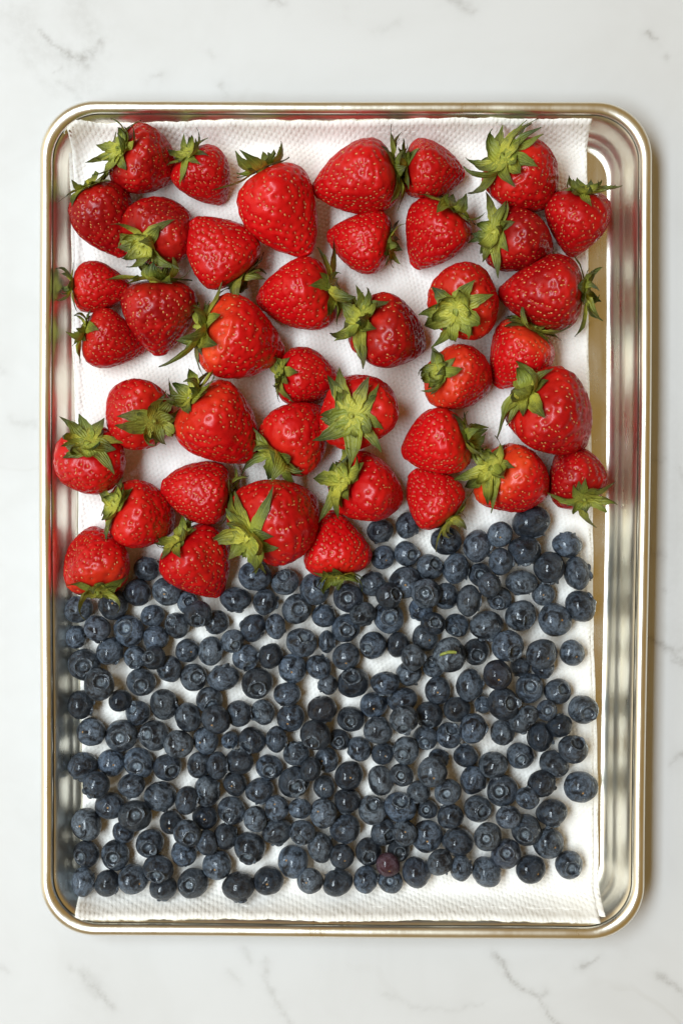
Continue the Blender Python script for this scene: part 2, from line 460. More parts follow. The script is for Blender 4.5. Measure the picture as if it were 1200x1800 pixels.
# ------------------------------------------------------------------ strawberries
PU = np.array([0, .012, .04, .09, .17, .28, .40, .55, .70, .82, .91, .965, 1.0])
PC = np.array([0, .30, .55, .78, .94, 1.0, .97, .84, .645, .455, .29, .17, 0])       # conical
PR = np.array([0, .30, .56, .80, .95, 1.0, 1.0, .94, .80, .62, .43, .27, 0])          # globose
NU, NV = 92, 140
def smooth_profile(k):
    uu = np.linspace(0, 1, 400)
    p = np.interp(uu, PU, PC * (1 - k) + PR * k)
    ker = np.hanning(17); ker /= ker.sum()
    q = np.convolve(np.pad(p, 8, mode='edge'), ker, 'valid')
    w = np.clip(np.minimum(uu, 1 - uu) / .05, 0, 1)
    q = q * w + p * (1 - w)
    return uu, q
def strawberry_mesh(rng, k, Lf, heart):
    """unit berry: half width 1, length 2*Lf, calyx towards +z; returns verts, u, pit, seeds"""
    uu, q = smooth_profile(k)
    t = np.linspace(0, 1, NU + 1)
    u = (1 - np.cos(np.pi * t)) / 2 * .6 + t * .4
    rad = np.interp(u, uu, q)
    # round caps: near both ends let radius fall like a circle
    rad = np.where(u > .955, np.interp(.955, uu, q) * np.sqrt(np.clip(1 - ((u - .955) / .045) ** 2, 0, 1)), rad)
    L = 2 * Lf
    ph = rng.uniform(0, 6.28, 6)
    def place(U, A, Rr):
        cross = 1 + .06 * np.cos(2 * A + ph[0]) + .035 * np.cos(3 * A + ph[1]) + .03 * np.sin(A + 6 * U + ph[2]) * np.sin(3.1 * U) + .025 * np.cos(A * 2 + ph[2] + U * 5) + .018 * np.cos(5 * A + ph[3] + 4 * U)
        cross = cross - heart * .10 * np.exp(-((np.abs(np.cos(A + ph[4]))) / .35) ** 2) * np.exp(-U * 4)
        cross = cross + .022 * np.cos(17 * A + 3 * np.sin(2 * A + ph[3])) * np.exp(-U * 9)
        R = Rr * cross
        bend = .07 * np.sin(U * 3 + ph[5]) * U
        z = L * (.5 - U)
        # dent under the leaves
        z = z - .05 * np.exp(-(R / .26) ** 2) * (U < .3) + heart * .12 * (U < .5) * np.exp(-U * 6) * (1 - np.exp(-(np.cos(A + ph[4]) / .5) ** 2)) * np.clip(R, 0, 1)
        return np.stack([R * np.cos(A) + bend, R * np.sin(A) + bend * .4, z], -1)
    A = np.arange(NV) / NV * 2 * np.pi
    UU, AA = np.meshgrid(u, A, indexing='ij')
    P = place(UU, AA, np.repeat(rad[:, None], NV, 1))
    # seeds in a spiral, denser towards the tip
    N = int(310 + rng.integers(0, 50))
    w = np.interp(np.linspace(.05, .985, 300), uu, q) * (1 + .5 * np.linspace(0, 1, 300))
    cdf = np.cumsum(w); cdf /= cdf[-1]
    su = np.interp((np.arange(N) + .5) / N, cdf, np.linspace(.05, .985, 300)) + rng.normal(0, .009, N)
    sa = np.arange(N) * 2.39996 + rng.normal(0, .10, N)
    sr = np.interp(su, uu, q)
    S = place(su, sa % (2 * np.pi), sr)
    flat = P.reshape(-1, 3)
    d2 = ((flat[:, None, :] - S[None]) ** 2).sum(-1)
    dm = np.sqrt(d2.min(1)); s0 = .052
    pit = np.exp(-(dm / s0) ** 2)
    # normals by finite differences
    du = np.gradient(P, axis=0); dv = np.roll(P, -1, 1) - np.roll(P, 1, 1)
    Nn = np.cross(dv, du); Nn /= np.linalg.norm(Nn, axis=-1, keepdims=True) + 1e-9
    if (Nn[NU // 2] * P[NU // 2]).sum() < 0: Nn = -Nn
    Nf = Nn.reshape(-1, 3)
    taper = np.clip(np.minimum(UU, 1 - UU) / .05, 0, 1).ravel()
    flat = flat - Nf * (pit * .046 * taper)[:, None] + Nf * (.012 * np.clip(dm / .13 - .6, 0, 1) * taper)[:, None]
    idx = d2.argmin(0)
    return flat, UU.ravel(), pit * taper, S, Nf[idx], sa
SB_F = None
def sb_faces():
    i = np.arange(NU)[:, None] * NV + np.arange(NV)[None]
    j = np.arange(NU)[:, None] * NV + (np.arange(NV)[None] + 1) % NV
    return np.stack([i, i + NV, j + NV, j], -1).reshape(-1, 4)
SB_F = sb_faces()

def sepal_mesh(rng, ln, wd, az, th0, curl, twist, z0):
    """one leaf blade; local frame of the berry (calyx towards +z)"""
    n, m = 9, 5
    V = []; al = []; ed = []
    rho, z = .09, z0; ths = float(rng.uniform(-.25, .20)); the = th0 + curl; th = ths
    er = np.array([math.cos(az), math.sin(az), 0]); et = np.array([-math.sin(az), math.cos(az), 0]); ez = np.array([0, 0, 1.])
    shift = 0.0; cup = float(rng.uniform(-.15, .6))
    for i in range(n + 1):
        t = i / n
        wprof = wd * (.45 + .62 * math.sin(math.pi * min(1, (t * .78 + .12)))) * (1 - t ** 3.2) * (1 + .10 * math.sin(t * 23 + az * 9)) + .004
        fold = cup * math.sin(math.pi * t) + .08
        nrm = -math.sin(th) * er + math.cos(th) * ez
        c = rho * er + z * ez + et * shift
        for k in range(m):
            s = (k / (m - 1) - .5) * 2
            wav = .06 * math.sin(t * 9 + s * 3 + az * 5) * wd * 2 * abs(s)
            p = c + et * (s * wprof) + nrm * (fold * abs(s) ** 1.4 * wprof + wav)
            V.append(p); al.append(t); ed.append(abs(s))
        st = ln / n
        rho += st * math.cos(th); z += st * math.sin(th); shift += twist * st * t
        th = ths + (the - ths) * ((i + 1) / n) ** 1.25
    F = []
    for i in range(n):
        for k in range(m - 1):
            a = i * m + k
            F.append((a, a + 1, a + m + 1, a + m))
    return V, F, al, ed

def outside(V, k, Lf):
    """lay leaf points that would sink into the fruit on its skin"""
    uu, q = smooth_profile(k); L = 2 * Lf
    m = int(.28 * 400); r = np.hypot(V[:, 0], V[:, 1])
    zs = L * (.5 - np.interp(r, q[:m], uu[:m])) + .05
    up = (r < .93) & (V[:, 2] < zs) & (V[:, 2] > 0)
    V[up, 2] = zs[up]
    u = np.clip(.5 - V[:, 2] / L, 0, 1); rad = np.interp(u, uu, q) * 1.07 + .03
    out = (~up) & (r >= .5) & (r < rad) & (u > .1)
    V[out, :2] *= (rad[out] / r[out])[:, None]
    return V

def strawberry(idx, spec):
    bx, ang, tilt, Lf, k = spec['box'], spec['ang'], spec['tilt'], spec.get('L', 1.1), spec.get('k', .35)
    rng = np.random.default_rng(100 + idx); rr = random.Random(200 + idx)
    flat, U, pit, S, SN, sa = strawberry_mesh(rng, k, Lf, spec.get('heart', 0))
    # orientation: calyx axis (local +z) points to -direction in the picture, raised by the tilt
    a = math.radians(ang); e = math.radians(tilt + (9 if tilt > -4 else 2))
    ax = Vector((-math.cos(a) * math.cos(e), math.sin(a) * math.cos(e), math.sin(e)))
    q = Vector((0, 0, 1)).rotation_difference(ax) @ Euler((0, 0, rr.uniform(0, 6.28))).to_quaternion()
    Rm = np.array(q.to_matrix())
    W = flat @ Rm.T
    ext = W.max(0) - W.min(0)
    sc = math.sqrt((bx[2] - bx[0]) * (bx[3] - bx[1]) / (ext[0] * ext[1])) * MPP * 1.01
    zc = -W[:, 2].min() * sc + TOP - .0006 + spec.get('lift', 0)
    mid = (W.max(0) + W.min(0)) / 2 * sc
    P = at((bx[0] + bx[2]) / 2, (bx[1] + bx[3]) / 2, zc)
    root = bpy.data.objects.new('strawberry', None); COL.objects.link(root)
    root.location = (P.x - mid[0], P.y - mid[1], zc)
    root.rotation_mode = 'QUATERNION'; root.rotation_quaternion = q
    root.empty_display_size = .01
    tag(root, spec['label'], 'strawberry', 'strawberries spread over the upper half of the pan')
    me = mesh_np('flesh', flat * sc, SB_F, M_FLESH)
    attr(me, 'along', U); attr(me, 'pit', pit)
    fl = obj('flesh', me, None, root)
    fl['ripe'] = min(1.0, .16 + .9 * spec.get('ripe', rr.uniform(.05, .8))); fl['pale'] = spec.get('pale', rr.uniform(0, .12))
    # seeds
    V = []; F = []; T = []
    for s, nn in zip(S, SN):
        nn = Vector(nn); ax2 = Vector((0, 0, -1)); tx = (ax2 - nn * ax2.dot(nn))
        if tx.length < 1e-3: tx = Vector((1, 0, 0))
        tx.normalize(); ty = nn.cross(tx)
        c = Vector(s) - nn * .030; b = len(V); L1, W1, H1 = .033 * rr.uniform(.75, 1.25), .019 * rr.uniform(.75, 1.2), .018 * rr.uniform(.4, 1.2)
        tint = rr.random() ** .9
        for h, sz in ((0, 1.0), (.7, .72)):
            for m in range(6):
                g = m / 6 * 6.2832
                V.append(c + tx * (math.cos(g) * L1 * sz) + ty * (math.sin(g) * W1 * sz) + nn * (H1 * h)); T.append(tint)
        V.append(c + nn * H1); T.append(tint)
        for m in range(6):
            F.append((b + m, b + (m + 1) % 6, b + 6 + (m + 1) % 6)); F.append((b + m, b + 6 + (m + 1) % 6, b + 6 + m)); F.append((b + 6 + m, b + 6 + (m + 1) % 6, b + 12))
    me = mesh_np('seeds', np.array([tuple(v) for v in V]) * sc, F, M_SEED); attr(me, 'tint', T)
    o = obj('seeds', me, None, fl); o['kind'] = 'stuff'
    # calyx: hub with stem stub, then each sepal
    zt = Lf * 1.0 - .07
    V = []; F = []; al = []
    prof = [(.19, .02), (.17, .06), (.10, .085), (.055, .10), (.048, .10 + spec.get('stem', rr.uniform(.04, .16))), (.0, .105 + spec.get('stem', .08))]
    off = Vector((rr.uniform(-.1, .1), rr.uniform(-.1, .1), 0))
    for j, (r0, h) in enumerate(prof):
        for m in range(10):
            g = m / 10 * 6.2832
            o_ = off * max(0, (j - 3)) * .6
            V.append((r0 * math.cos(g) + o_.x, r0 * math.sin(g) + o_.y, zt + h)); al.append(.0 if j < 4 else .35)
    for j in range(len(prof) - 1):
        for m in range(10):
            F.append((j * 10 + m, j * 10 + (m + 1) % 10, (j + 1) * 10 + (m + 1) % 10, (j + 1) * 10 + m))
    me = mesh('calyx', np.array(V) * sc, F); me.materials.append(M_LEAF)
    attr(me, 'along', al); attr(me, 'edge', np.ones(len(V)))
    ca = obj('calyx', me, None, root); dry = spec.get('dry', rr.uniform(0, .45)); ca['dry'] = dry
    n = spec.get('n', 12) + rr.randint(2, 5); base = rr.uniform(0, 6.28)
    up = spec.get('up', 16) + (10 if spec['tilt'] < 15 else 0); sl = max(.85, spec.get('len', 1.0))
    for m in range(n):
        az = base + m * 6.2832 / n + rr.uniform(-.16, .16)
        ln = rr.uniform(.64, 1.20) * sl * (0.74 if m % 2 else 1.06)
        th = math.radians(up + rr.uniform(-14, 26)); curl = math.radians(spec.get('curl', 0) + rr.choice((rr.uniform(-85, -10), rr.uniform(10, 150))))
        if th + curl < math.radians(-42): curl = math.radians(-42) - th
        V, F, al, ed = sepal_mesh(rng, ln, rr.uniform(.14, .245) * sl ** .5, az, th, curl, rr.uniform(-1.1, 1.1), zt + .045 + .02 * (m % 2))
        V = outside(np.array(V), k, Lf)
        me = mesh('sepal', V * sc, F); me.materials.append(M_LEAF)
        attr(me, 'along', al); attr(me, 'edge', ed)
        o = obj('sepal', me, None, ca); o['dry'] = min(1.0, max(0.0, dry + rr.uniform(-.25, .35)))
    return root

def S(box, ang, tilt, L, label, **kw):
    d = dict(box=box, ang=ang, tilt=tilt, L=L, label=label); d.update(kw); return d
STRAW = [
 S((193,222,307,342), 20, 35, 1.05, 'dark strawberry nearest the upper left corner of the pan', k=.7, ripe=.7, up=8, dry=.1),
 S((308,250,398,362), 55, 25, 1.15, 'small strawberry second from the left along the top edge', ripe=.45, dry=.1),
 S((127,316,232,452), 65, 6, 1.2, 'dark strawberry pointing down right against the left edge of the towel', ripe=.8, up=25, dry=.15),
 S((222,343,335,472), -52, 35, 1.05, 'dark strawberry with yellowish leaves at its lower left end', k=.6, ripe=.75, dry=.3),
 S((333,380,453,512), -130, -8, 1.05, 'bright strawberry whose dark drooping leaves touch the large orange-red one', k=.6, ripe=.25, dry=.75),
 S((128,460,232,550), 2, 6, 1.2, 'small strawberry lying flat, leaves against the left pan wall', ripe=.3, dry=.15),
 S((217,490,345,625), 88, 8, 1.05, 'dull dark strawberry standing stem up with a narrow pale tip', k=.15, ripe=.8, up=30, dry=.1),
 S((143,545,257,645), 15, 12, 1.15, 'strawberry below the small flat one near the left pan wall', ripe=.5, dry=.2),
 S((348,518,496,667), 15, 16, 1.05, 'large strawberry with orange shoulder and curled leaves left of centre', k=.55, ripe=.1, pale=.9, dry=.25, len=1.1),
 S((187,668,305,790), 205, 36, 1.1, 'strawberry with dark brown star of leaves at its right end', k=.5, ripe=.3, dry=.8),
 S((307,668,450,815), 45, 10, 1.05, 'large strawberry with green leaves upper left, tip lower right, left of centre', k=.5, ripe=.15, pale=.4, dry=.05, len=.9),
 S((100,750,223,868), 92, 46, 1.1, 'round strawberry with fresh green leaf rosette touching the left pan wall', k=.8, ripe=.3, dry=.1, up=2),
 S((183,845,307,960), 25, 30, 1.05, 'strawberry with upright leaves between the wall rosette one and blueberries', k=.6, ripe=.2, dry=.15, up=25),
 S((285,810,403,922), 188, -6, 1.1, 'strawberry with its leaves hidden behind its right end', k=.55, ripe=.3, dry=.4),
 S((113,928,233,1050), -100, 20, 1.05, 'speckled pinkish strawberry with leaves down, lowest one by left wall', k=.65, ripe=.4, pale=.3, up=-2, dry=.3, len=.8),
 S((282,921,403,1052), 55, 15, 1.1, 'glossy strawberry pushing into the blueberries at left', k=.55, ripe=.35, up=25, dry=.3, len=.8),
 S((418,290,557,448), 62, 0, 1.15, 'large long strawberry with dark green leaves at its upper left', k=.45, ripe=.05, up=35, dry=0, len=.95),
 S((553,243,697,373), 165, 0, 1.1, 'large strawberry pointing left at the middle of the top edge', k=.4, ripe=.25, up=0, dry=.3, len=.7),
 S((712,242,813,352), 5, 5, 1.05, 'strawberry whose leaves face the big left-pointing one at the top', k=.5, ripe=.4, dry=.05),
 S((573,373,690,480), 190, 5, 1.1, 'small strawberry pointing left under the big left-pointing one', ripe=.15, dry=.1, len=.85),
 S((713,350,828,470), 125, 15, 1.1, 'strawberry pointing down left in the top middle, leaves upper right', k=.3, ripe=.3, dry=.1, up=30),
 S((458,448,585,586), 170, 14, 1.1, 'strawberry with bushy green leaves at its right end, centre left', k=.5, ripe=.15, dry=.2, len=1.05),
 S((845,250,983,368), 35, 26, 1.0, 'strawberry with the longest wide-spread green leaves, near the top right', k=.6, ripe=.4, pale=.12, up=20, len=1.25, dry=0),
 S((850,365,972,478), 12, 26, 1.15, 'dark strawberry with pale yellowish leaves below the long-leaved one', k=.35, ripe=.85, up=10, dry=.35),
 S((955,330,1073,447), 95, 20, .98, 'heart-shaped strawberry hanging over the right edge of the towel', k=.25, ripe=.55, heart=1, up=5, dry=.35, len=.75),
 S((748,470,877,595), -50, 46, 1.05, 'strawberry with spiky leaf star at its lower left, right of centre', k=.6, ripe=.35, pale=.3, up=5, dry=.05, n=14),
 S((880,447,1020,580), 180, 0, 1.1, 'large dark strawberry pointing left with leaves over the bare metal', k=.4, ripe=.7, up=30, dry=0),
 S((862,562,973,682), 120, 12, 1.1, 'bright conical strawberry with pale shoulder, tip pointing down left', k=.2, ripe=.1, pale=.55, dry=.5),
 S((748,606,863,722), 10, 32, 1.05, 'strawberry with curled leaf ring on its left, below the spiky star', k=.65, ripe=.3, pale=.5, up=40, curl=40, len=.7, dry=.3),
 S((887,650,1043,795), 35, 20, 1.05, 'biggest dark glossy strawberry near the right edge of the towel', k=.6, ripe=.55, up=25, dry=.3, len=.9),
 S((707,718,830,833), 165, 12, 1.0, 'bright seedy strawberry with leaves on the right, right of centre', k=.5, ripe=.0, dry=.1, len=.85),
 S((838,775,960,905), 25, 26, 1.05, 'strawberry with orange shoulder and tall leaves above the right blueberries', k=.4, ripe=.2, pale=.8, up=30, dry=.05),
 S((960,784,1067,890), -105, 26, 1.1, 'dark strawberry with drooping leaves at the lower right of the strawberries', k=.35, ripe=.75, up=-4, dry=.3),
 S((713,825,817,930), -130, 0, 1.05, 'strawberry with dull brown leaves at lower right, touching blueberries', k=.45, ripe=.2, up=-5, dry=.75),
 S((613,517,748,648), 20, 26, 1.1, 'dark strawberry with broad leaf cluster on its left, at the centre', k=.4, ripe=.75, up=18, dry=.25, len=1.05),
 S((485,610,598,713), 5, 16, 1.1, 'small strawberry pointing right in the very centre', k=.45, ripe=.25, dry=.25, len=.9),
 S((567,657,694,795), -25, 64, 1.05, 'strawberry standing upright with pale leaf crown facing up', k=.8, ripe=.25, up=6, dry=.25, n=14, lift=.002),
 S((450,713,580,833), -45, 22, 1.05, 'strawberry with long narrow leaves at its lower left, below centre', k=.55, ripe=.2, up=22, dry=.1, len=1.15),
 S((403,840,555,996), -32, 30, 1.0, 'largest strawberry above the blueberries, leaves hanging at its left', k=.6, ripe=.4, up=0, dry=.1),
 S((577,793,708,915), 20, 30, 1.05, 'glossy strawberry with upright green leaves below the leaf crown', k=.65, ripe=.25, up=22, dry=.05),
 S((535,897,653,1015), -97, 6, 1.05, 'bright conical strawberry pointing up, leaves down among the blueberries', k=.2, ripe=.0, up=0, dry=.1, len=.8),
]
for i, sp in enumerate(STRAW):
    strawberry(i, sp)

# ------------------------------------------------------------------ blueberries
NB, MB = 22, 36
def blue_body(seed):
    rng = np.random.default_rng(seed)
    th = np.linspace(0, np.pi, NB + 1); ph = np.arange(MB) / MB * 2 * np.pi
    # denser rings near the crown
    th = np.concatenate([np.linspace(0, .62, 10), np.linspace(.62, np.pi - .3, NB - 13)[1:], np.linspace(np.pi - .3, np.pi, 5)[1:]])
    T, A = np.meshgrid(th, ph, indexing='ij')
    lob = .5 + .5 * np.cos(5 * A + seed)
    R = 1 + .030 * np.sin(2 * A + rng.uniform(0, 6)) * np.sin(T) + .026 * np.sin(3 * T + 2 * A + rng.uniform(0, 6)) * np.sin(T) + .012 * np.sin(6 * A + 4 * T + rng.uniform(0, 6)) * np.sin(T) + .028 * np.cos(A + rng.uniform(0, 6)) * np.sin(T)
    R = R - .25 * (1 / (1 + np.exp((T - .41) / .035))) + .05 * np.exp(-((T - .52) / .09) ** 2) * (.6 + .4 * lob)
    R = R + .035 * np.exp(-(T / .07) ** 2)
    R = R - .16 * np.exp(-((np.pi - T) / .16) ** 2)
    P = np.stack([R * np.sin(T) * np.cos(A), R * np.sin(T) * np.sin(A), R * np.cos(T)], -1).reshape(-1, 3)
    n = len(th); i = np.arange(n - 1)[:, None] * MB + np.arange(MB)[None]; j = np.arange(n - 1)[:, None] * MB + (np.arange(MB)[None] + 1) % MB
    F = np.stack([i, i + MB, j + MB, j], -1).reshape(-1, 4)
    me = mesh_np('blueberry', P, F, M_BLUE)
    attr(me, 'disc', (1 / (1 + np.exp((T - .315) / .02))).ravel() * (1 - np.exp(-(T.ravel() / .06) ** 2)))
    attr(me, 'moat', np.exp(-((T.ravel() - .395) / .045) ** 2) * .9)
    return me
def crown_mesh(seed):
    rr = random.Random(seed); V = []; F = []; m = 40
    amp = [rr.uniform(.15, 1.45) for _ in range(5)]; lean = [rr.uniform(-.14, .18) for _ in range(5)]
    for k in range(m):
        a = k / m * 6.2832; l = int(k / (m / 5)) % 5; c = abs(math.sin(2.5 * a)) ** .7
        h = .015 + .11 * c * amp[l]; ln = lean[l] * c
        for r, z in ((.42, .84), (.455 + ln * .4, .90 + h * .55), (.475 + ln, .91 + h), (.505 + ln, .905 + h), (.515 + ln * .4, .885 + h * .4), (.55, .82)):
            V.append((r * math.cos(a), r * math.sin(a), z))
    for k in range(m):
        for q in range(5):
            a, b = k * 6 + q, ((k + 1) % m) * 6 + q
            F.append((a, b, b + 1, a + 1))
    me = mesh('crown', V, F); me.materials.append(M_CROWN); return me
def scar_mesh(seed):
    rr = random.Random(seed); V = []; F = []; m = 12
    prof = [(.205, -.925), (.175, -.895), (.12, -.875), (.07, -.86), (.04, -.90), (.0, -.905)]
    for r, z in prof:
        for k in range(m):
            a = k / m * 6.2832
            q = r * (1 + .12 * math.sin(2 * a + seed) + rr.uniform(-.06, .06))
            V.append((q * math.cos(a), q * math.sin(a), z + rr.uniform(-.006, .006)))
    for j in range(len(prof) - 1):
        for k in range(m):
            F.append((j * m + k, j * m + (k + 1) % m, (j + 1) * m + (k + 1) % m, (j + 1) * m + k))
    me = mesh('stem_scar', V, F); me.materials.append(M_SCAR); return me
BODIES = [blue_body(s) for s in range(12)]
CROWNS = [crown_mesh(s) for s in range(14)]
SCARS = [scar_mesh(s) for s in range(4)]

